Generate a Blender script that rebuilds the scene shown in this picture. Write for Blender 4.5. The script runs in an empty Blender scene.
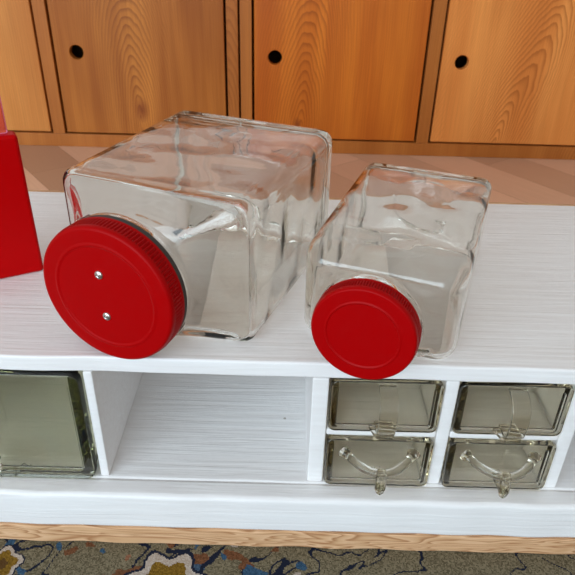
import bpy, bmesh, math, random
from mathutils import Vector, Matrix

random.seed(7)
SC = bpy.context.scene
COL = SC.collection
PI = math.pi

# ------------------------------------------------------------------ helpers
def link(o, parent=None):
    COL.objects.link(o)
    if parent is not None:
        o.parent = parent
    return o

def finish(name, bm, mat, parent=None, smooth=None, loc=None):
    """links a bmesh as ONE mesh object; smooth = auto-smooth angle in degrees"""
    bmesh.ops.recalc_face_normals(bm, faces=bm.faces)
    me = bpy.data.meshes.new(name)
    if smooth:
        lim = math.radians(smooth)
        for f in bm.faces:
            f.smooth = True
        for e in bm.edges:
            e.smooth = not (len(e.link_faces) == 2 and e.calc_face_angle(0) > lim)
    bm.to_mesh(me); bm.free()
    me.materials.append(mat)
    o = bpy.data.objects.new(name, me)
    if loc is not None:
        o.location = loc
    if smooth and name != 'jar_body':
        md = o.modifiers.new('flat_faces', 'WEIGHTED_NORMAL')
        md.keep_sharp = True; md.weight = 50
    return link(o, parent)

def thing(name, label, cat, loc=(0, 0, 0), rz=0.0, group=None):
    o = bpy.data.objects.new(name, None)
    o.empty_display_size = 0.05
    o.location = loc
    o.rotation_euler = (0, 0, rz)
    o['label'] = label
    o['category'] = cat
    if group:
        o['group'] = group
    return link(o)

def structure(o):
    o['kind'] = 'structure'
    return o

def add_box(bm, x0, x1, y0, y1, z0, z1, bev=0.0, seg=2):
    r = bmesh.ops.create_cube(bm, size=1.0)
    vs = r['verts']
    for v in vs:
        v.co = Vector(((x0+x1)/2 + v.co.x*(x1-x0), (y0+y1)/2 + v.co.y*(y1-y0), (z0+z1)/2 + v.co.z*(z1-z0)))
    if bev > 0:
        es = list({e for v in vs for e in v.link_edges})
        bmesh.ops.bevel(bm, geom=es, offset=bev, segments=seg, profile=0.5, affect='EDGES')

def box(name, x0, x1, y0, y1, z0, z1, mat, parent=None, bev=0.0, seg=2):
    bm = bmesh.new()
    add_box(bm, x0, x1, y0, y1, z0, z1, bev, seg)
    return finish(name, bm, mat, parent, smooth=40 if bev else None)

def wobbly_board(name, x0, x1, y0, y1, z0, z1, mat, parent, amp=0.0008, bev=0.0025, seed=0, nx=60):
    """hand-sawn board: long in x, its long edges wander a little"""
    rnd = random.Random(seed)
    ph = [(rnd.uniform(5, 16), rnd.uniform(0, 6.3)) for _ in range(4)]
    bm = bmesh.new()
    secs = []
    prof = []
    for (cy, cz, a0) in ((y0+bev, z0+bev, PI), (y1-bev, z0+bev, 1.5*PI), (y1-bev, z1-bev, 0), (y0+bev, z1-bev, .5*PI)):
        for k in range(4):
            a = a0 + k/3*PI/2
            prof.append((cy+bev*math.cos(a), cz+bev*math.sin(a)))
    for i in range(nx+1):
        x = x0+(x1-x0)*i/nx
        wy = amp*sum(math.sin(f*x*6+p) for f, p in ph)*.5
        wz = amp*sum(math.sin(f*x*5+2*p) for f, p in ph)*.3
        secs.append([bm.verts.new((x, y+(wy if y < (y0+y1)/2 else 0), z+(wz if y < (y0+y1)/2 else 0))) for y, z in prof])
    n = len(prof)
    for a, b in zip(secs, secs[1:]):
        for k in range(n):
            bm.faces.new((a[k], a[(k+1) % n], b[(k+1) % n], b[k]))
    bm.faces.new(secs[0]); bm.faces.new(secs[-1])
    return finish(name, bm, mat, parent, smooth=40)

def loft(bm, rings, close_loop=False, cap0=False, cap1=False):
    vr = [[bm.verts.new(p) for p in r] for r in rings]
    n = len(vr[0])
    pairs = list(zip(vr, vr[1:]))
    if close_loop:
        pairs.append((vr[-1], vr[0]))
    for a, b in pairs:
        for k in range(n):
            bm.faces.new((a[k], a[(k+1) % n], b[(k+1) % n], b[k]))
    if cap0:
        bm.faces.new(vr[0])
    if cap1:
        bm.faces.new(vr[-1])
    return vr

def tube(bm, pts, radii, n=12, flat=1.0):
    """tapered tube along a polyline, capped"""
    pts = [Vector(p) for p in pts]
    rings = []
    for i, p in enumerate(pts):
        d = (pts[min(i+1, len(pts)-1)] - pts[max(i-1, 0)]).normalized()
        up = Vector((0, 0, 1)) if abs(d.z) < .9 else Vector((1, 0, 0))
        u = d.cross(up).normalized(); v = u.cross(d)
        r = radii[i] if isinstance(radii, (list, tuple)) else radii
        rings.append([p + u*r*math.cos(2*PI*k/n) + v*r*flat*math.sin(2*PI*k/n) for k in range(n)])
    loft(bm, rings, cap0=True, cap1=True)

# ------------------------------------------------------------------ materials
class NT:
    def __init__(self, name):
        self.m = bpy.data.materials.new(name)
        self.m.use_nodes = True
        self.t = self.m.node_tree
        self.t.nodes.clear()
        self.out = self.t.nodes.new('ShaderNodeOutputMaterial')
    def n(self, kind, **kw):
        nd = self.t.nodes.new('ShaderNode'+kind)
        for k, v in kw.items():
            if k.startswith('i_'):
                nd.inputs[k[2:].replace('_', ' ')].default_value = v
            else:
                setattr(nd, k, v)
        return nd
    def l(self, a, b):
        self.t.links.new(a, b)
    def math(self, op, a, b=None, c=None, clamp=False):
        nd = self.t.nodes.new('ShaderNodeMath'); nd.operation = op; nd.use_clamp = clamp
        for i, v in enumerate((a, b, c)):
            if v is None: continue
            if isinstance(v, (int, float)): nd.inputs[i].default_value = v
            else: self.l(v, nd.inputs[i])
        return nd.outputs[0]
    def mapping(self, vec, loc=(0, 0, 0), rot=(0, 0, 0), scale=(1, 1, 1)):
        nd = self.n('Mapping')
        nd.inputs['Location'].default_value = loc
        nd.inputs['Rotation'].default_value = rot
        nd.inputs['Scale'].default_value = scale
        self.l(vec, nd.inputs['Vector'])
        return nd.outputs[0]
    def noise(self, vec, scale, detail=2.0, rough=.5, dist=0.0):
        nd = self.n('TexNoise')
        nd.inputs['Scale'].default_value = scale
        nd.inputs['Detail'].default_value = detail
        nd.inputs['Roughness'].default_value = rough
        nd.inputs['Distortion'].default_value = dist
        if vec is not None: self.l(vec, nd.inputs['Vector'])
        return nd.outputs['Fac']
    def ramp(self, fac, stops, interp='LINEAR'):
        nd = self.n('ValToRGB')
        cr = nd.color_ramp; cr.interpolation = interp
        while len(cr.elements) < len(stops): cr.elements.new(.5)
        for e, (p, c) in zip(cr.elements, stops):
            e.position = p
            e.color = (c, c, c, 1) if isinstance(c, (int, float)) else (*c, 1)
        self.l(fac, nd.inputs[0])
        return nd.outputs[0]
    def mix(self, fac, a, b, mode='MIX'):
        nd = self.n('Mix', data_type='RGBA', blend_type=mode)
        for i, v in ((0, fac), (6, a), (7, b)):
            if isinstance(v, (int, float)): nd.inputs[i].default_value = v
            elif isinstance(v, tuple): nd.inputs[i].default_value = (*v, 1)
            else: self.l(v, nd.inputs[i])
        return nd.outputs[2]
    def coords(self, kind='Object'):
        return self.n('TexCoord').outputs[kind]
    def bsdf(self, color, rough=.5, bump=None, strength=.3, dist=.001, spec=.5, **kw):
        b = self.n('BsdfPrincipled')
        if isinstance(color, tuple): b.inputs['Base Color'].default_value = (*color, 1)
        else: self.l(color, b.inputs['Base Color'])
        if isinstance(rough, (int, float)): b.inputs['Roughness'].default_value = rough
        else: self.l(rough, b.inputs['Roughness'])
        b.inputs['Specular IOR Level'].default_value = spec
        for k, v in kw.items(): b.inputs[k.replace('_', ' ')].default_value = v
        if bump is not None:
            bp = self.n('Bump')
            bp.inputs['Strength'].default_value = strength
            bp.inputs['Distance'].default_value = dist
            self.l(bump, bp.inputs['Height'])
            self.l(bp.outputs[0], b.inputs['Normal'])
        self.l(b.outputs[0], self.out.inputs['Surface'])
        return self.m

def mat_white_paint():
    t = NT('white_paint')
    co = t.coords()
    # brushed paint over sawn grain that runs along the boards (x)
    g1 = t.noise(t.mapping(co, scale=(3.0, 60, 60)), 2.2, 5, .6, .8)
    g2 = t.noise(t.mapping(co, scale=(1.2, 130, 130)), 2.0, 3, .6, .3)
    lumps = t.noise(co, 60, 2, .5)
    h = t.math('ADD', t.math('MULTIPLY', g1, .7), t.math('MULTIPLY', g2, .35))
    h = t.math('ADD', h, t.math('MULTIPLY', lumps, .25))
    # chips and specks of dirt with shapes of their own
    vo = t.n('TexVoronoi'); vo.inputs['Scale'].default_value = 34
    t.l(co, vo.inputs['Vector'])
    sp = t.n('Separate' + 'Color') if False else t.n('SeparateColor')
    t.l(vo.outputs['Color'], sp.inputs[0])
    rare = t.math('GREATER_THAN', sp.outputs[0], .93)
    near = t.math('LESS_THAN', t.math('ADD', vo.outputs['Distance'], t.math('MULTIPLY', t.noise(co, 700, 2), .05)), .075)
    chip = t.math('MULTIPLY', rare, near)
    tone = t.ramp(g1, [(.3, (.795, .765, .745)), (.7, (.85, .835, .82))])
    c = t.mix(chip, tone, (.42, .38, .33))
    return t.bsdf(c, .38, h, .75, .0014, .40)

def mat_raw_wood():
    t = NT('raw_pine')
    co = t.coords()
    w = t.mapping(co, scale=(1.0, 9, 9))
    n1 = t.noise(w, 4.5, 3, .5, .6)
    s = t.math('FRACT', t.math('MULTIPLY', n1, 17))
    c = t.ramp(s, [(0, (.72, .44, .25)), (.5, (.62, .36, .185)), (.85, (.40, .185, .08)), (1, (.68, .41, .22))])
    return t.bsdf(c, .65, s, .25, .0005, .3)

def mat_pine(name, light, mid, dark, xc=0.0, lean=0.0, h0=.02, z0=0.0, slope=.24, spacing=.0052, seed=0.0, knot=None):
    """varnished flat-sawn pine: nested tall arches cut from tilted growth rings"""
    t = NT(name)
    co = t.coords()
    sep = t.n('SeparateXYZ'); t.l(co, sep.inputs[0])
    x, z = sep.outputs[0], sep.outputs[2]
    nv = t.mapping(co, loc=(seed, seed*.7, 0), scale=(9, 9, 2.2))
    wob = t.math('MULTIPLY', t.math('SUBTRACT', t.noise(nv, 1.0, 3, .5), .5), .05)
    fine = t.math('MULTIPLY', t.math('SUBTRACT', t.noise(t.mapping(co, scale=(60, 60, 25)), 1.0, 2, .5), .5), .0035)
    xx = t.math('ADD', t.math('SUBTRACT', x, t.math('ADD', t.math('MULTIPLY', z, lean), xc)), wob)
    h = t.math('ADD', t.math('MULTIPLY', t.math('SUBTRACT', z, z0), slope), h0)
    h = t.math('ADD', h, t.math('MULTIPLY', wob, .6))
    r = t.math('SQRT', t.math('ADD', t.math('MULTIPLY', xx, xx), t.math('MULTIPLY', h, h)))
    r = t.math('ADD', r, fine)
    s = t.math('FRACT', t.math('DIVIDE', r, spacing))
    ring = t.ramp(s, [(0, 0.0), (.45, .15), (.80, .75), (.92, 1.0), (1, 0.0)])
    # the arches near the heart are bolder than the straight grain beside them
    near = t.ramp(t.math('ABSOLUTE', xx), [(.0, 1.0), (.05, .8), (.12, .30), (.2, .24)])
    ring = t.math('MULTIPLY', ring, near)
    stripes = t.noise(t.mapping(co, loc=(seed*3, 0, 0), scale=(16, 16, .9)), 1.0, 3, .55)
    base = t.ramp(stripes, [(.36, mid), (.62, light)])
    cloud = t.noise(t.mapping(co, loc=(seed*2, 0, seed), scale=(9, 9, 3)), 1.0, 2, .5)
    base = t.mix(t.ramp(cloud, [(.45, 0.0), (.75, .45)]), base, tuple(.55*m+.45*k for m, k in zip(mid, dark)))
    hair = t.noise(t.mapping(co, scale=(420, 420, 5)), 1.0, 2, .6)
    base = t.mix(t.math('MULTIPLY', t.math('SUBTRACT', hair, .4), .8, clamp=True), base, dark)
    c = t.mix(t.math('MULTIPLY', ring, .72), base, dark)
    if knot:
        kx, kz, kr = knot
        dx = t.math('SUBTRACT', x, kx); dz = t.math('MULTIPLY', t.math('SUBTRACT', z, kz), .6)
        dk = t.math('DIVIDE', t.math('SQRT', t.math('ADD', t.math('MULTIPLY', dx, dx), t.math('MULTIPLY', dz, dz))), kr)
        c = t.mix(t.ramp(dk, [(0, .9), (.45, .55), (1, 0.0)]), c, (.20, .040, .008))
    return t.bsdf(c, .42, s, .04, .0004, .20)

def mat_floor():
    t = NT('floor_planks')
    co = t.coords()
    v = t.mapping(co, rot=(0, 0, math.radians(52)))
    br = t.n('TexBrick')
    br.offset = .37
    for k, val in (('Scale', 1.0), ('Mortar Size', .0006), ('Brick Width', .55), ('Row Height', .115), ('Bias', -.05)):
        br.inputs[k].default_value = val
    br.inputs['Color1'].default_value = (.84, .52, .345, 1)
    br.inputs['Color2'].default_value = (.45, .245, .145, 1)
    br.inputs['Mortar'].default_value = (.33, .18, .11, 1)
    t.l(v, br.inputs['Vector'])
    g = t.noise(t.mapping(v, scale=(3, 60, 1)), 3.0, 3, .6)
    c = t.mix(t.math('MULTIPLY', g, .35), br.outputs['Color'], (.40, .215, .13))
    return t.bsdf(c, .42, g, .05, .0005, .4)

def mat_rug():
    t = NT('wool_rug')
    co = t.coords()
    sn = t.n('VectorMath', operation='SNAP')
    wav = t.n('VectorMath', operation='ADD')
    wn = t.n('TexNoise'); wn.inputs['Scale'].default_value = 260
    t.l(co, wn.inputs['Vector'])
    wm = t.n('VectorMath', operation='SCALE'); wm.inputs['Scale'].default_value = .0022
    t.l(wn.outputs['Color'], wm.inputs[0])
    t.l(co, wav.inputs[0]); t.l(wm.outputs[0], wav.inputs[1])
    t.l(wav.outputs[0], sn.inputs[0])
    sn.inputs[1].default_value = (.0012, .0012, 1)
    q = sn.outputs[0]                          # every knot has one colour
    speck = t.n('TexWhiteNoise'); t.l(q, speck.inputs['Vector'])
    rnd = speck.outputs['Value']
    field = t.mix(rnd, (.085, .070, .040), (.245, .205, .130))
    sx = t.n('SeparateXYZ'); t.l(q, sx.inputs[0])
    left = t.math('LESS_THAN', t.math('ADD', sx.outputs[0], t.math('MULTIPLY', sx.outputs[1], .4)), .02)
    def hit(scale, off, lo, hi, dist=1.0, side=True):
        nz = t.noise(t.mapping(q, loc=off), scale, 1.5, .5, dist)
        a = t.math('GREATER_THAN', nz, lo); b = t.math('LESS_THAN', nz, hi)
        m = t.math('MULTIPLY', a, b)
        return t.math('MULTIPLY', m, left) if side else m
    c = field
    c = t.mix(hit(17, (3.1, 1.2, 0), .63, 1.0), c, t.mix(rnd, (.035, .06, .10), (.07, .115, .17)))      # blue leaves
    c = t.mix(hit(19, (7.4, 4.2, 0), .68, 1.0), c, t.mix(rnd, (.20, .085, .045), (.30, .14, .08)))        # madder petals
    c = t.mix(hit(13, (1.7, 8.3, 0), .482, .518, 2.0, False), c, (.012, .016, .032))                              # navy vines
    c = t.mix(hit(38, (5.1, 2.6, 0), .63, 1.0, .4), c, t.mix(rnd, (.11, .045, .02), (.20, .085, .04)))
    c = t.mix(hit(33, (9.1, 6.6, 0), .64, 1.0, .4), c, t.mix(rnd, (.025, .06, .11), (.05, .11, .18)))
    c = t.mix(hit(29, (2.1, 3.6, 0), .64, 1.0, .4), c, t.mix(rnd, (.33, .27, .22), (.48, .41, .34)))
    # ochre blossoms with pale rims
    def blossom(c, cx, cy, rad, petals):
        s = t.n('SeparateXYZ'); t.l(q, s.inputs[0])
        dx = t.math('SUBTRACT', s.outputs[0], cx); dy = t.math('SUBTRACT', s.outputs[1], cy)
        d = t.math('SQRT', t.math('ADD', t.math('MULTIPLY', dx, dx), t.math('MULTIPLY', dy, dy)))
        an = t.math('ARCTAN2', dy, dx)
        rr = t.math('MULTIPLY', t.math('ADD', t.math('MULTIPLY', t.math('SINE', t.math('MULTIPLY', an, petals)), .14), 1.0), rad)
        k = t.math('DIVIDE', d, rr)
        c = t.mix(t.math('LESS_THAN', k, 1.45), c, (.014, .018, .035))
        c = t.mix(t.math('LESS_THAN', k, 1.32), c, t.mix(rnd, (.38, .30, .24), (.52, .45, .38)))
        c = t.mix(t.math('LESS_THAN', k, 1.0), c, t.mix(rnd, (.13, .070, .008), (.26, .145, .022)))
        c = t.mix(t.math('LESS_THAN', k, .42), c, (.10, .05, .015))
        return c
    c = blossom(c, -.106, -.068, .026, 7)
    c = blossom(c, -.262, -.048, .013, 5)
    c = blossom(c, .31, -.064, .016, 5)
    c = blossom(c, .05, -.16, .035, 6)
    c = blossom(c, -.42, -.14, .035, 6)
    c = blossom(c, .45, -.2, .035, 6)
    hgt = t.math('ADD', rnd, t.noise(co, 900, 2))
    return t.bsdf(c, .95, hgt, .8, .0012, .1)

def mat_red(name, col, rough, coat=.0):
    t = NT(name)
    co = t.coords()
    n = t.noise(co, 90, 3)
    c = t.mix(t.math('MULTIPLY', n, .35), col, tuple(v*.8 for v in col))
    return t.bsdf(c, t.ramp(n, [(.3, rough-.05), (.7, rough+.07)]), n, .03, .0006, .07, Coat_Weight=coat, Coat_Roughness=.12)

def mat_glass(name, col, absorb=None, dens=0.0, ior=1.48, rough=0.0, wave=0.0):
    t = NT(name)
    g = t.n('BsdfGlass')
    g.inputs['Color'].default_value = (*col, 1)
    g.inputs['IOR'].default_value = ior
    g.inputs['Roughness'].default_value = rough
    if wave:
        co = t.coords()
        b = t.n('Bump'); b.inputs['Strength'].default_value = wave; b.inputs['Distance'].default_value = .004
        t.l(t.noise(t.mapping(co, scale=(1, .7, 1)), 26, 1.5, .4, .5), b.inputs['Height'])
        t.l(b.outputs[0], g.inputs['Normal'])
    t.l(g.outputs[0], t.out.inputs['Surface'])
    if absorb:
        v = t.n('VolumeAbsorption')
        v.inputs['Color'].default_value = (*absorb, 1)
        v.inputs['Density'].default_value = dens
        t.l(v.outputs[0], t.out.inputs['Volume'])
    return t.m

def mat_simple(name, col, rough, metal=0.0, nscale=40, amount=.12):
    t = NT(name)
    n = t.noise(t.coords(), nscale, 3)
    c = t.mix(t.math('MULTIPLY', n, amount), col, tuple(v*.6 for v in col))
    return t.bsdf(c, rough, n, .05, .0005, .5, Metallic=metal)

PAINT = mat_white_paint()
RAW = mat_raw_wood()
LID_RED = mat_red('red_enamel', (.36, .0004, .0012), .36)
BOX_RED = mat_red('red_plastic', (.46, .0003, .0012), .36)
PINK = mat_glass('pink_plastic', (.97, .58, .76), ior=1.3, rough=.15)
JAR_GLASS = mat_glass('jar_glass', (.975, .968, .954), (.72, .86, .76), 3.0, wave=.10)
SMALL_GLASS = mat_glass('pressed_glass', (.982, .973, .952), (.86, .78, .42), 11)
BIG_GLASS = mat_glass('green_pressed_glass', (.985, .978, .965), (.70, .74, .44), 20)
STEEL = mat_simple('rivet_steel', (.62, .60, .57), .28, 1.0)
SEAL = mat_simple('dark_seal', (.035, .03, .026), .6)
WALL = mat_simple('wall_plaster', (.74, .71, .66), .85, nscale=12, amount=.06)
CAVITY = mat_simple('cabinet_inside', (.22, .12, .06), .8)
FLOOR = mat_floor()
RUG = mat_rug()

# ------------------------------------------------------------------ the room
structure(box('floor', -2.6, 2.6, -2.4, 1.52, -.06, 0, FLOOR))
structure(box('wall_back', -2.6, 2.6, 1.52, 1.60, -.06, 2.4, WALL))

# rug
bm = bmesh.new(); add_box(bm, -.95, .95, -1.25, .24, 0.0, .0070, .003, 2)
rug = finish('rug', bm, RUG, None, 40)
rug['label'] = 'patterned wool rug with ochre blossoms and navy vines under the white rack'
rug['category'] = 'rug'

# ------------------------------------------------------------------ pine cabinets
CY = 1.1250
DARK = (.235, .062, .010)
FRAME = mat_pine('frame_pine', (.50, .170, .034), (.39, .118, .020), (.24, .062, .010), xc=.4, spacing=.006, seed=4.2)

def door_with_hole(name, w, h, hx, hz, rad, mat, parent, loc, th=.018):
    """panel from x 0..w, z 0..h with a drilled round finger hole; front face at y=0"""
    bm = bmesh.new()
    cor = [math.atan2(sz-hz, sx-hx) for sx in (0, w) for sz in (0, h)]
    ang = sorted([2*PI*k/40-PI for k in range(40)] + cor)
    def rim(a):
        ca, sa = math.cos(a), math.sin(a)
        tx = (w-hx)/ca if ca > 1e-9 else (-hx/ca if ca < -1e-9 else 1e9)
        tz = (h-hz)/sa if sa > 1e-9 else (-hz/sa if sa < -1e-9 else 1e9)
        s = min(tx, tz)
        return hx+ca*s, hz+sa*s
    outer = [rim(a) for a in ang]
    def circ(r): return [(hx+r*math.cos(a), hz+r*math.sin(a)) for a in ang]
    def inset(pts, d): return [(min(max(px, d), w-d), min(max(pz, d), h-d)) for px, pz in pts]
    rings = []
    for pts, y in ((outer, th), (outer, .0015), (inset(outer, .0012), 0), (circ(rad+.0015), 0), (circ(rad), .0012), (circ(rad), th)):
        rings.append([Vector((px, y, pz)) for px, pz in pts])
    loft(bm, rings, close_loop=True)
    return finish(name, bm, mat, parent, smooth=30, loc=loc)

def cabinet(name, label, x0, x1, stiles, doors):
    root = thing(name, label, 'cabinet', ((x0+x1)/2, CY, 0))
    ox = -(x0+x1)/2
    H, D = .62, .40
    # carcass: closed box behind the face frame, open at the front
    box('side_panel', x0+ox, x0+ox+.016, .020, D, 0, H, FRAME, root)
    box('side_panel', x1+ox-.016, x1+ox, .020, D, 0, H, FRAME, root)
    box('back_panel', x0+ox+.016, x1+ox-.016, D-.008, D, 0, H, CAVITY, root)
    box('bottom_panel', x0+ox+.016, x1+ox-.016, .022, D-.008, .016, .030, CAVITY, root)
    box('top_board', x0+ox, x1+ox, -.004, D, H, H+.022, FRAME, root, .003)
    box('bottom_rail', x0+ox, x1+ox, 0, .020, 0, .0325, FRAME, root, .0015)
    box('top_rail', x0+ox, x1+ox, 0, .020, H-.04, H, FRAME, root, .0015)
    for a, b in stiles:
        box('stile', a+ox, b+ox, 0, .020, .0325, H-.04, FRAME, root, .0015)
    for a, b, hx, m in doors:
        w, h = b-a-.011, H-.04-.0325-.0075
        door_with_hole('door', w, h, hx-a-.0055, 0.2270-.0365, .0162, m, root, (a+.0055+ox, .0015, .0365))
    return root

D1 = mat_pine('door_pine_pale', (.66, .262, .060), (.56, .192, .038), DARK, xc=.12, z0=.1, slope=.2, seed=1.3)
D2 = mat_pine('door_pine_brown', (.58, .205, .034), (.34, .095, .012), (.19, .045, .008), xc=.180, lean=-.03, h0=.012, z0=.06, slope=.22, seed=5.1, knot=(.191, .060, .020))
D3 = mat_pine('door_pine_amber', (.73, .212, .022), (.50, .112, .010), (.25, .046, .005), xc=.105, lean=.06, h0=.010, z0=.03, slope=.23, seed=9.7, knot=(.105, .035, .012))
D4 = mat_pine('door_pine_honey', (.86, .330, .078), (.72, .235, .048), (.33, .080, .013), xc=.155, lean=.26, h0=.012, z0=.02, slope=.22, seed=2.4)
cabinet('pine_cabinet', 'pine cabinet behind the large jar and the red box, its right door browner', -1.0280, -0.1304,
        [(-1.0280, -0.9985), (-0.5924, -0.5630), (-0.1569, -0.1304)],
        [(-0.9985, -0.5924, -0.9437, D1), (-0.5630, -0.1569, -0.5070, D2)])
cabinet('pine_cabinet', 'amber pine cabinet with finger-hole doors behind the small jar', -0.1259, 0.7741,
        [(-0.1259, -0.0990), (0.3075, 0.3368), (0.7446, 0.7741)],
        [(-0.0990, 0.3075, -0.0450, D3), (0.3368, 0.7446, 0.3896, D4)])

# ------------------------------------------------------------------ white rack
T = .2160
rack = thing('storage_rack', 'white painted low wooden rack with open compartments standing on the rug', 'rack', (0, .16, .0075))
def rk(name, x0, x1, y0, y1, z0, z1, mat=PAINT, bev=.0015):
    return box(name, x0, x1, y0-.16, y1-.16, z0+.0010, z1+.0010, mat, rack, bev)
XL, XR = -.388, .388
def rkw(name, y0, y1, z0, z1, mat, amp, bev, seed, x0=XL, x1=XR):
    return wobbly_board(name, x0, x1, y0-.16, y1-.16, z0+.0010, z1+.0010, mat, rack, amp, bev, seed)
rkw('top_board', 0, .341, .1915, T-.0085, PAINT, .0005, .0022, 3)
b = rkw('back_edge', .341, .3465, .1925, T-.0085-.0005, RAW, .0, .001, 5); b['label'] = 'unpainted back edge'
rkw('floor_board', -.0015, .335, .056, .0661, PAINT, .0002, .003, 11)
rk('back_panel', XL, XR, .335, .341, -.001, .1915)
rkw('front_board', -.0226, .0, .0210, .0660, PAINT, .0006, .005, 17)
b = rkw('base_strip', -.0226, .335, -.0010, .0210, RAW, .0006, .0012, 23); b['label'] = 'unpainted raw wood bottom edge'
rk('side_panel', XL, XL+.012, 0, .335, .0661, .1915)
rk('side_panel', XR-.012, XR, 0, .335, .0661, .1915)
rk('divider', -.1735, -.1650, .0, .335, .0661, .1915, bev=.002)
rk('divider', .0215, .0362, 0, .335, .0661, .1915, bev=.002)
rk('divider', .1350, .1470, .001, .335, .0661, .1915, bev=.002)
rk('divider', .2445, .2570, 0, .335, .0661, .1915, bev=.002)
rk('small_shelf', .0362, .1350, .001, .335, .1256, .1335, bev=.002)
rk('small_shelf', .1470, .2445, .001, .335, .1256, .1335, bev=.002)

# ------------------------------------------------------------------ glass drawers
def rounded_ring(hw, z0, z1, r, k=5):
    """(x, z) points of a rounded rectangle"""
    out = []
    for cx, cz, a0 in ((hw-r, z1-r, 0), (-hw+r, z1-r, .5), (-hw+r, z0+r, 1.0), (hw-r, z0+r, 1.5)):
        for i in range(k):
            a = (a0+.5*i/(k-1))*PI
            out.append((cx+r*math.cos(a), cz+r*math.sin(a)))
    return out

def drawer_body(w, d, h, wall, front, rim, recess, rad, mat, parent, floor=.004):
    """glass bin: pressed front panel with a raised rim, open-topped tray behind it"""
    bm = bmesh.new()
    rings = []
    for ins, y in ((.0012, front), (0, front-.0012), (0, .0012), (.0004, .0004), (.0012, 0), (rim-.0012, 0), (rim-.0003, .0005), (rim, recess-.0006), (rim+.0006, recess)):
        rings.append([Vector((x, y, z)) for x, z in rounded_ring(w/2-ins, ins, h-ins, max(rad-ins*.6, .0012))])
    loft(bm, rings, cap0=True, cap1=True)
    finish('front_panel', bm, mat, parent, smooth=40)
    bm = bmesh.new()
    W, y0, y1, top = w/2-.0025, front+.0003, d-wall-.0003, h-.003
    r, k, z0 = min(rad, wall)*.8, 5, .0012
    def arc(cx, cz, rr, a0, a1):
        return [(cx+rr*math.cos(PI*(a0+(a1-a0)*i/(k-1))), cz+rr*math.sin(PI*(a0+(a1-a0)*i/(k-1)))) for i in range(k)]
    # channel of side walls and floor, drawn out along the depth
    u = [(W, top)] + [(W-.0008, top+.0006), (W-wall+.0008, top+.0006), (W-wall, top)]
    ri = .0015
    u += arc(W-wall-ri, floor+z0+ri, ri, 0, -.5) + arc(-W+wall+ri, floor+z0+ri, ri, 1.5, 1.0)
    u += [(-W+wall, top), (-W+wall-.0008, top+.0006), (-W+.0008, top+.0006), (-W, top)]
    u += arc(-W+r, z0+r, r, 1.0, 1.5) + arc(W-r, z0+r, r, -.5, 0)
    loft(bm, [[Vector((x, y, z)) for x, z in u] for y in (y0, y1)], cap0=True, cap1=True)
    add_box(bm, -W, W, d-wall, d, z0, top, .0008, 2)        # back wall
    return finish('tray', bm, mat, parent, smooth=40)

def ribbon(bm, prof, w, th):
    """closed-section strap: profile points (y,z), width w in x"""
    n = len(prof)
    rings = []
    for i, (y, z) in enumerate(prof):
        a, b = prof[max(i-1, 0)], prof[min(i+1, n-1)]
        dy, dz = b[0]-a[0], b[1]-a[1]; L = math.hypot(dy, dz) or 1
        ny, nz = -dz/L*th/2, dy/L*th/2
        e = .0008
        rings.append([Vector((sx, y+s*ny*k, z+s*nz*k)) for sx, s, k in
                      ((-w/2, 1, .5), (-w/2+e, 1, 1), (w/2-e, 1, 1), (w/2, 1, .5), (w/2, -1, .5), (w/2-e, -1, 1), (-w/2+e, -1, 1), (-w/2, -1, .5))])
    loft(bm, rings, cap0=True, cap1=True)

GRP = 'small pressed glass bins in the rack'
def small_drawer(x, y, z, h, kind, label):
    root = thing('glass_bin', label, 'bin', (x, y, z), 0, GRP)
    drawer_body(.0965, .13, h, .0045, .0065, .0065, .0025, .006, SMALL_GLASS, root)
    if kind == 'strap':
        bm = bmesh.new()
        pr = [(.0026, .0520), (-.003, .0520), (-.0095, .0500), (-.0148, .0465), (-.0180, .0420), (-.0192, .0360), (-.0190, .0290),
              (-.0182, .0220), (-.0165, .0150), (-.0130, .0112), (-.008, .0100), (.0026, .0100)]
        ribbon(bm, pr, .0155, .0030)
        finish('handle', bm, SMALL_GLASS, root, smooth=50)
        bm = bmesh.new()       # flared foot that carries the strap
        rings = []
        for y, hw, zz in ((.0005, .0125, .0070), (-.006, .0105, .0068), (-.012, .0085, .0075), (-.0160, .0070, .0090)):
            rings.append([Vector((-hw, y, zz-.0015)), Vector((hw, y, zz-.0015)), Vector((hw, y, zz+.0012)), Vector((-hw, y, zz+.0012))])
        loft(bm, rings, cap0=True, cap1=True)
        finish('handle_foot', bm, SMALL_GLASS, root, smooth=50)
    else:
        bm = bmesh.new()
        pts, rad = [], []
        for k in range(33):
            u = -1+2*k/32
            a = abs(u)
            pts.append((u*.0315, -.0235*(1-a**2.3)+.0026, .0415-.0020*(1-a)))
            rad.append(.0039+.0028*max(0, (a-.86)/.14)**1.5)
        tube(bm, pts, rad, 14, .9)
        finish('handle', bm, SMALL_GLASS, root, smooth=60)
        bm = bmesh.new()       # rounded thumb tongue under the bow
        rings = []
        for y, z_, hw, th in ((-.0200, .0400, .0040, .0035), (-.0212, .0350, .0048, .0034), (-.0222, .0290, .0052, .0030),
                              (-.0230, .0230, .0050, .0026), (-.0234, .0185, .0038, .0022), (-.0236, .0165, .0018, .0014)):
            rings.append([Vector((hw*math.cos(2*PI*k/14), y+th*math.sin(2*PI*k/14), z_)) for k in range(14)])
        loft(bm, rings, cap0=True, cap1=True)
        finish('thumb_tab', bm, SMALL_GLASS, root, smooth=60)
        bm = bmesh.new()       # web from the tongue back to the panel
        rings = []
        for y, z0, z1, hw in ((.0026, .0150, .0235, .0028), (-.008, .0160, .0250, .0022), (-.0200, .0185, .0290, .0024)):
            rings.append([Vector((-hw, y, z0)), Vector((hw, y, z0)), Vector((hw, y, z1)), Vector((-hw, y, z1))])
        loft(bm, rings, cap0=True, cap1=True)
        finish('handle_web', bm, SMALL_GLASS, root, smooth=40)
    return root
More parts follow.
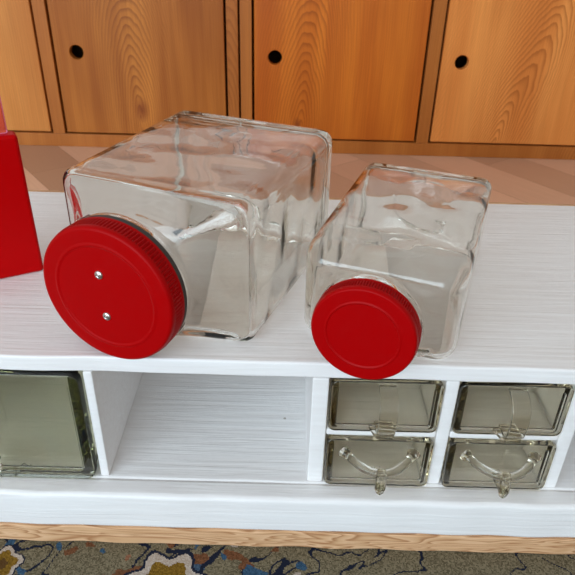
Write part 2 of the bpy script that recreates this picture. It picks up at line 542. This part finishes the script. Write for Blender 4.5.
small_drawer(.0856, -.002, .1422, .0565, 'strap', 'small pull-out glass bin with vertical strap handle, directly under the small red jar lid')
small_drawer(.1957, -.002, .1422, .0565, 'strap', 'small pull-out glass bin with vertical strap handle, upper one nearer the right end')
small_drawer(.0856, -.0035, .0751, .0580, 'bow', 'small pull-out glass bin with curved bow handle, lower one beside the empty compartment')
small_drawer(.1957, -.0035, .0751, .0580, 'bow', 'small pull-out glass bin with curved bow handle, lower one nearer the right end')

big = thing('glass_bin', 'large greenish pull-out glass bin left of the empty compartment in the white rack', 'bin', (-.2705, -.0045, .0751))
drawer_body(.1880, .20, .1240, .0085, .0105, .0105, .0030, .009, BIG_GLASS, big, floor=.007)
bm = bmesh.new()
ribbon(bm, [(.0030, .1120), (-.006, .1115), (-.016, .1060), (-.0225, .0960), (-.0250, .0830), (-.0245, .0690), (-.0235, .0540), (-.0215, .0400),
            (-.0170, .0290), (-.009, .0240), (.0030, .0230)], .0160, .0042)
finish('handle', bm, BIG_GLASS, big, smooth=50)
bm = bmesh.new()
# little dark caret pressed into the sunk panel
for x0, z0, x1, z1 in ((.0245, .0125, .0280, .0158), (.0280, .0158, .0320, .0125), (.0338, .0128, .0346, .0150)):
    d = Vector((x1-x0, 0, z1-z0)).normalized(); nrm = Vector((-d.z, 0, d.x))*.00035
    q = [Vector((x0, 0, z0))-nrm, Vector((x1, 0, z1))-nrm, Vector((x1, 0, z1))+nrm, Vector((x0, 0, z0))+nrm]
    loft(bm, [[p+Vector((0, y, 0)) for p in q] for y in (.00245, .00295)], cap0=True, cap1=True)
mk = finish('mould_mark', bm, SEAL, big); mk['label'] = 'dark pressed caret mark'
bm = bmesh.new()
rings = []
for y, hw, zz in ((.0005, .0090, .0150), (-.009, .0085, .0145), (-.017, .0080, .0170), (-.0230, .0070, .0230)):
    rings.append([Vector((-hw, y, zz-.002)), Vector((hw, y, zz-.002)), Vector((hw, y, zz+.002)), Vector((-hw, y, zz+.002))])
loft(bm, rings, cap0=True, cap1=True)
finish('handle_foot', bm, BIG_GLASS, big, smooth=50)

# ------------------------------------------------------------------ glass jars
def corner_angles(a, b, n_flat=10, n_c=9, span=.17):
    """angles around the section, dense where the rounded corners sit"""
    ac = math.atan2(b, a)
    out = []
    cs = [ac, PI-ac, PI+ac, 2*PI-ac]
    for i in range(4):
        c0 = cs[i]; c1 = cs[(i+1) % 4] + (2*PI if i == 3 else 0)
        for k in range(n_c): out.append(c0-span+2*span*k/n_c)
        s, e = c0+span, c1-span
        for k in range(n_flat): out.append(s+(e-s)*k/n_flat)
    return out

def rrect(a, b, rc, th):
    """point of a rounded rectangle hit by the ray at angle th"""
    c, s = math.cos(th), math.sin(th)
    ac, as_ = abs(c), abs(s)
    t = min(a/ac if ac > 1e-9 else 1e9, b/as_ if as_ > 1e-9 else 1e9)
    x, y = ac*t, as_*t
    cx, cy = a-rc, b-rc
    if x > cx and y > cy:
        # intersect the ray with the corner circle
        B = ac*cx+as_*cy
        disc = B*B-(cx*cx+cy*cy-rc*rc)
        t = B+math.sqrt(max(disc, 0))
        x, y = ac*t, as_*t
    return math.copysign(x, c), math.copysign(y, s)

def glass_jar(label, loc, yaw, a, b, rc, L, R, rn, wall, base, rivets, crease, edge, bead, skirt=.018, drop=0.0, side=0.0, gap=0.0):
    """square jar lying on one side, mouth and red lid towards -y"""
    root = thing('glass_jar', label, 'jar', loc, -yaw)
    ang = corner_angles(a, b)
    def sec(d, mixc, sa, sb, r0, rcorner, wob=0.0, dz=0.0):
        pts = []
        for th in ang:
            x1, z1 = rrect(sa, sb, min(rcorner, sa*.98, sb*.98), th)
            x0, z0 = r0*math.cos(th), r0*math.sin(th)
            k = mixc
            x, z = x0*(1-k)+x1*k, z0*(1-k)+z1*k
            if wob:
                w = 1+wob*(math.sin(3*th+d*70)+math.sin(5*th-d*110+1.3)+.7*math.sin(2*th+d*160+.5))
                x *= w; z *= w
            pts.append(Vector((x-side*(1-k), d, b+z-drop*(1-k))))
        return pts
    r = []
    # outer skin from the mouth to the base
    g = skirt-.018+gap
    for d, rr in ((.004, rn), (.013+g, rn), (.0205+g, rn), (.0214+g, R-.0030), (.0222+g, R-.0002), (.0236+g, R+.0009), (.0252+g, R+.0007), (.0266+g, R-.0008), (.0275+g, R-.0024)):
        r.append(sec(d, 0, a, b, rr, rc))
    rs = R-.0028
    d1 = crease                              # crisp crease where the shoulder meets the square body
    for k in range(1, 9):
        u = k/8
        sa = rs+(a-edge*.54-rs)*u
        sb = rs+(b-edge*.42-rs)*u
        r.append(sec(.0285+gap+(d1-edge-.0285-gap)*(u**1.12), min(1, 1.04*u**.5), sa, sb, rs, .0045+(rc-.0045)*u**2))
    for k in range(1, 9):
        t = k/8*PI/2
        r.append(sec(d1-edge+edge*(1-math.cos(t)), 1, a-edge*.54*(1-math.sin(t)), b-edge*.42*(1-math.sin(t)), rn, rc))
    nb = 16
    for k in range(1, nb+1): r.append(sec(d1+(L-.013-d1)*k/nb, 1, a, b, rn, rc))
    for k in range(1, 7):
        t = k/6*PI/2
        off = .011*(1-math.cos(t))
        r.append(sec(L-.013+.013*math.sin(t), 1, a-off, b-off, rn, rc))
    r.append(sec(L-.0005, 1, a-.016, b-.016, rn, rc))
    rp = b*.70                               # round pushed-up punt in the base
    r.append(sec(L-.0030, .6, a-.022, b-.022, rp*1.12, rc))
    for d, q in ((.0034, 1.04), (.0044, .98), (.0072, .90), (.0100, .70), (.0115, .40), (.0120, .10)):
        r.append(sec(L-d, 0, a, b, rp*q, rc))
    outer_n = len(r)
    # inner skin back to the mouth
    W = .0045
    ri = rn-wall
    e0 = L-base
    for d, q in ((.0090, .10), (.0086, .38), (.0070, .68), (.0040, .90), (.0014, 1.02), (.0004, 1.10)):
        r.append(sec(e0-d, 0, a, b, rp*q, rc))
    r.append(sec(e0-.0010, .95, a-.021, b-.021, b-.018, rc))
    for k in range(1, 7):
        t = k/6*PI/2
        r.append(sec(e0-.002-.016*(1-math.cos(t)), 1, a-wall-.014*(1-math.sin(t)), b-wall-.014*(1-math.sin(t)), ri, max(rc-wall, .004), W*.5))
    for k in range(1, nb+1): r.append(sec(e0-.018+(d1+wall*.7+.004-e0+.018)*k/nb, 1, a-wall, b-wall, ri, max(rc-wall, .004), W))
    for k in range(8, -1, -1):
        t = k/8*PI/2
        r.append(sec(d1-edge*.95+wall*.7+edge*.95*(1-math.cos(t)), 1, a-wall-edge*.50*(1-math.sin(t)), b-wall-edge*.38*(1-math.sin(t)), ri, max(rc-wall, .004), W*.6*k/8))
    for k in range(7, -1, -1):
        u = k/8
        sa = ri+(a-wall-edge*.50-ri)*u
        sb = ri+(b-wall-edge*.38-ri)*u
        r.append(sec(.0285+gap+wall*.7+(d1-edge*.95-.0285-gap)*(u**1.12), min(1, 1.0*u**.6), sa, sb, ri, .006+(max(rc-wall, .004)-.006)*u**2))
    r.append(sec(.0245, 0, a, b, ri, rc))
    r.append(sec(.013, 0, a, b, ri, rc))
    r.append(sec(.004, 0, a, b, ri, rc))
    bm = bmesh.new()
    for ring in (r,):
        loft(bm, ring, close_loop=True)
    # close the two little holes left at the centre of the base
    bm.verts.ensure_lookup_table()
    n = len(ang)
    bm.faces.ensure_lookup_table()
    # faces that bridge the outer centre to the inner centre become a solid plug: replace by caps
    va = set(bm.verts[(outer_n-1)*n+k] for k in range(n)); vb = set(bm.verts[outer_n*n+k] for k in range(n))
    kill = [f for f in bm.faces if any(v in va for v in f.verts) and any(v in vb for v in f.verts)]
    bmesh.ops.delete(bm, geom=kill, context='FACES_ONLY')
    bm.verts.ensure_lookup_table()
    bm.faces.new([bm.verts[(outer_n-1)*n+k] for k in range(n)])
    bm.faces.new([bm.verts[outer_n*n+k] for k in range(n)])
    bodyo = finish('jar_body', bm, JAR_GLASS, root, smooth=60)
    # lid
    N = 480
    prof = [(0.0, .0004), (R*.30, .0004), (R*(bead-.04), .0004), (R*(bead-.03), .0004), (R*(bead-.015), -.0001), (R*bead, -.0003), (R*(bead+.015), -.0001), (R*(bead+.03), .0002), (R*(bead+.04), .0002), (R*.945, .0002), (R*.955, .0002),
            (R*.975, .0006), (R*.992, .0018), (R, .0038), (R, .0048), (R, .0062), (R, skirt*.80), (R, skirt*.87), (R+.0004, skirt*.93),
            (R+.0004, skirt), (R-.0016, skirt), (R-.0016, .004), (0.0, .0024)]
    bm = bmesh.new()
    rings = []
    for (rad, d) in prof[1:-1]:
        rib = .0048 < d < skirt*.86 and rad >= R*.999
        ring = []
        for k in range(N):
            th = 2*PI*k/N
            rr = rad + (.00055*(1 if (k % 4) < 2 else -1) if rib else 0)
            ring.append(Vector((-side+rr*math.cos(th), d, b-drop+rr*math.sin(th))))
        rings.append(ring)
    vr = loft(bm, rings)
    bm.faces.new(vr[0]); bm.faces.new(vr[-1])
    lid = finish('lid', bm, LID_RED, root, smooth=35)
    lid['label'] = 'red ribbed screw lid'
    # rubber seal seen between the lid and the glass shoulder
    if rivets:
        bm = bmesh.new()
        rings = []
        for rad, d in ((rn+.0004, skirt+.0003), (R-.0004, skirt+.0003), (R-.0004, skirt+.0054), (R-.0034, skirt+.0062), (rn+.0004, skirt+.0062)):
            rings.append([Vector((-side+rad*math.cos(2*PI*k/96), d, b-drop+rad*math.sin(2*PI*k/96))) for k in range(96)])
        loft(bm, rings, close_loop=True)
        s = finish('seal', bm, SEAL, lid, smooth=40); s['label'] = 'dark rubber seal behind the lid'
    for rx, rz in rivets:
        bm = bmesh.new()
        rings = []
        for rad, d in ((.0036, .0004), (.0036, -.0004), (.0031, -.0010), (.0017, -.0013), (.0014, -.0011), (.0008, -.0013), (.0002, -.0014)):
            rings.append([Vector((-side+rx+rad*math.cos(2*PI*k/24), d, b-drop+rz+rad*math.sin(2*PI*k/24))) for k in range(24)])
        loft(bm, rings, cap0=True, cap1=True)
        rv = finish('rivet', bm, STEEL, lid, smooth=40); rv['label'] = 'silver metal rivet'
    return root

# small jar: lid face at (.058,-.021), axis turned 18.7 degrees
ya = math.radians(19.3)
glass_jar('smaller clear glass jar with plain red lid lying above the small glass bins',
          (.0579, -.0220, T), ya, .0675, .0440, .0115, .268, .0422, .0368, .0030, .006, [], .0670, .0270, .70, .015, 0.0, .0015)
yb = math.radians(20.9)
glass_jar('larger clear glass jar lying on its side, red lid with two rivets',
          (-.1352, -.0053, T), yb, .0892, .0663, .0120, .267, .0598, .0530, .0036, .009, [(-.0028, .0195), (-.0009, -.0180)], .0690, .0070, .75, .018, .0055, .0089, .0042)

# ------------------------------------------------------------------ red box at the left
rb = thing('plastic_box', 'glossy red upright plastic box with a pink translucent piece, beside the large jar', 'box', (-.2950, .1275, T), math.radians(28.8))
bm = bmesh.new(); add_box(bm, -.051, .046, -.012, .006, 0, .1415, .0035, 4)
finish('body', bm, BOX_RED, rb, smooth=50)
bm = bmesh.new(); add_box(bm, -.045, .0395, -.003, .004, .1410, .185, .002, 3)
p = finish('panel', bm, PINK, rb, smooth=50); p['label'] = 'pink translucent panel'

# ------------------------------------------------------------------ light
w = bpy.data.worlds.new('World'); SC.world = w; w.use_nodes = True
# the room around: darker warm back of the room, brighter window side behind the camera
nt = w.node_tree
bg = nt.nodes['Background']
tc = nt.nodes.new('ShaderNodeTexCoord'); sx = nt.nodes.new('ShaderNodeSeparateXYZ')
nt.links.new(tc.outputs['Generated'], sx.inputs[0])
mr = nt.nodes.new('ShaderNodeMapRange'); mr.inputs[1].default_value = .6; mr.inputs[2].default_value = -.8
nt.links.new(sx.outputs[1], mr.inputs[0])
mx = nt.nodes.new('ShaderNodeMix'); mx.data_type = 'RGBA'
mx.inputs[6].default_value = (.52, .445, .385, 1); mx.inputs[7].default_value = (.50, .505, .51, 1)
nt.links.new(mr.outputs[0], mx.inputs[0]); nt.links.new(mx.outputs[2], bg.inputs[0])
bg.inputs[1].default_value = 1.0
def area(name, loc, target, sx, sy, power, col):
    l = bpy.data.lights.new(name, 'AREA'); l.shape = 'RECTANGLE'; l.size = sx; l.size_y = sy
    l.energy = power; l.color = col
    o = bpy.data.objects.new(name, l); link(o)
    o.location = loc
    o.rotation_euler = (Vector(target)-Vector(loc)).to_track_quat('-Z', 'Y').to_euler()
    return o
area('window_light', (-1.45, -2.4, 1.20), (0, .3, .2), 3.0, 2.2, 108, (.70, .865, 1.0))

# ------------------------------------------------------------------ camera
cd = bpy.data.cameras.new('camera'); cam = bpy.data.objects.new('camera', cd); link(cam)
cd.sensor_width = 36; cd.lens = 40.07; cd.clip_start = .01; cd.clip_end = 50
M = Matrix(((.99964, -.02680, 0), (.01394, .5203, -.8538), (.02288, .8535, .5205)))
cam.matrix_world = Matrix.Translation((-.0017, -.4216, .5460)) @ M.to_4x4()
cd.dof.use_dof = True; cd.dof.focus_distance = .55; cd.dof.aperture_fstop = 22
SC.camera = cam

# ------------------------------------------------------------------ colour management, light paths
vs = SC.view_settings
SC.display_settings.display_device = 'sRGB'
vs.view_transform = 'Standard'; vs.look = 'None'; vs.exposure = 0.0; vs.gamma = 1.0; vs.use_curve_mapping = False
cy = SC.cycles
cy.max_bounces = 32; cy.transmission_bounces = 32; cy.glossy_bounces = 8; cy.diffuse_bounces = 10; cy.transparent_max_bounces = 16
cy.caustics_reflective = True; cy.caustics_refractive = True; cy.blur_glossy = 0.0
cy.sample_clamp_indirect = 0.0
cy.use_denoising = True
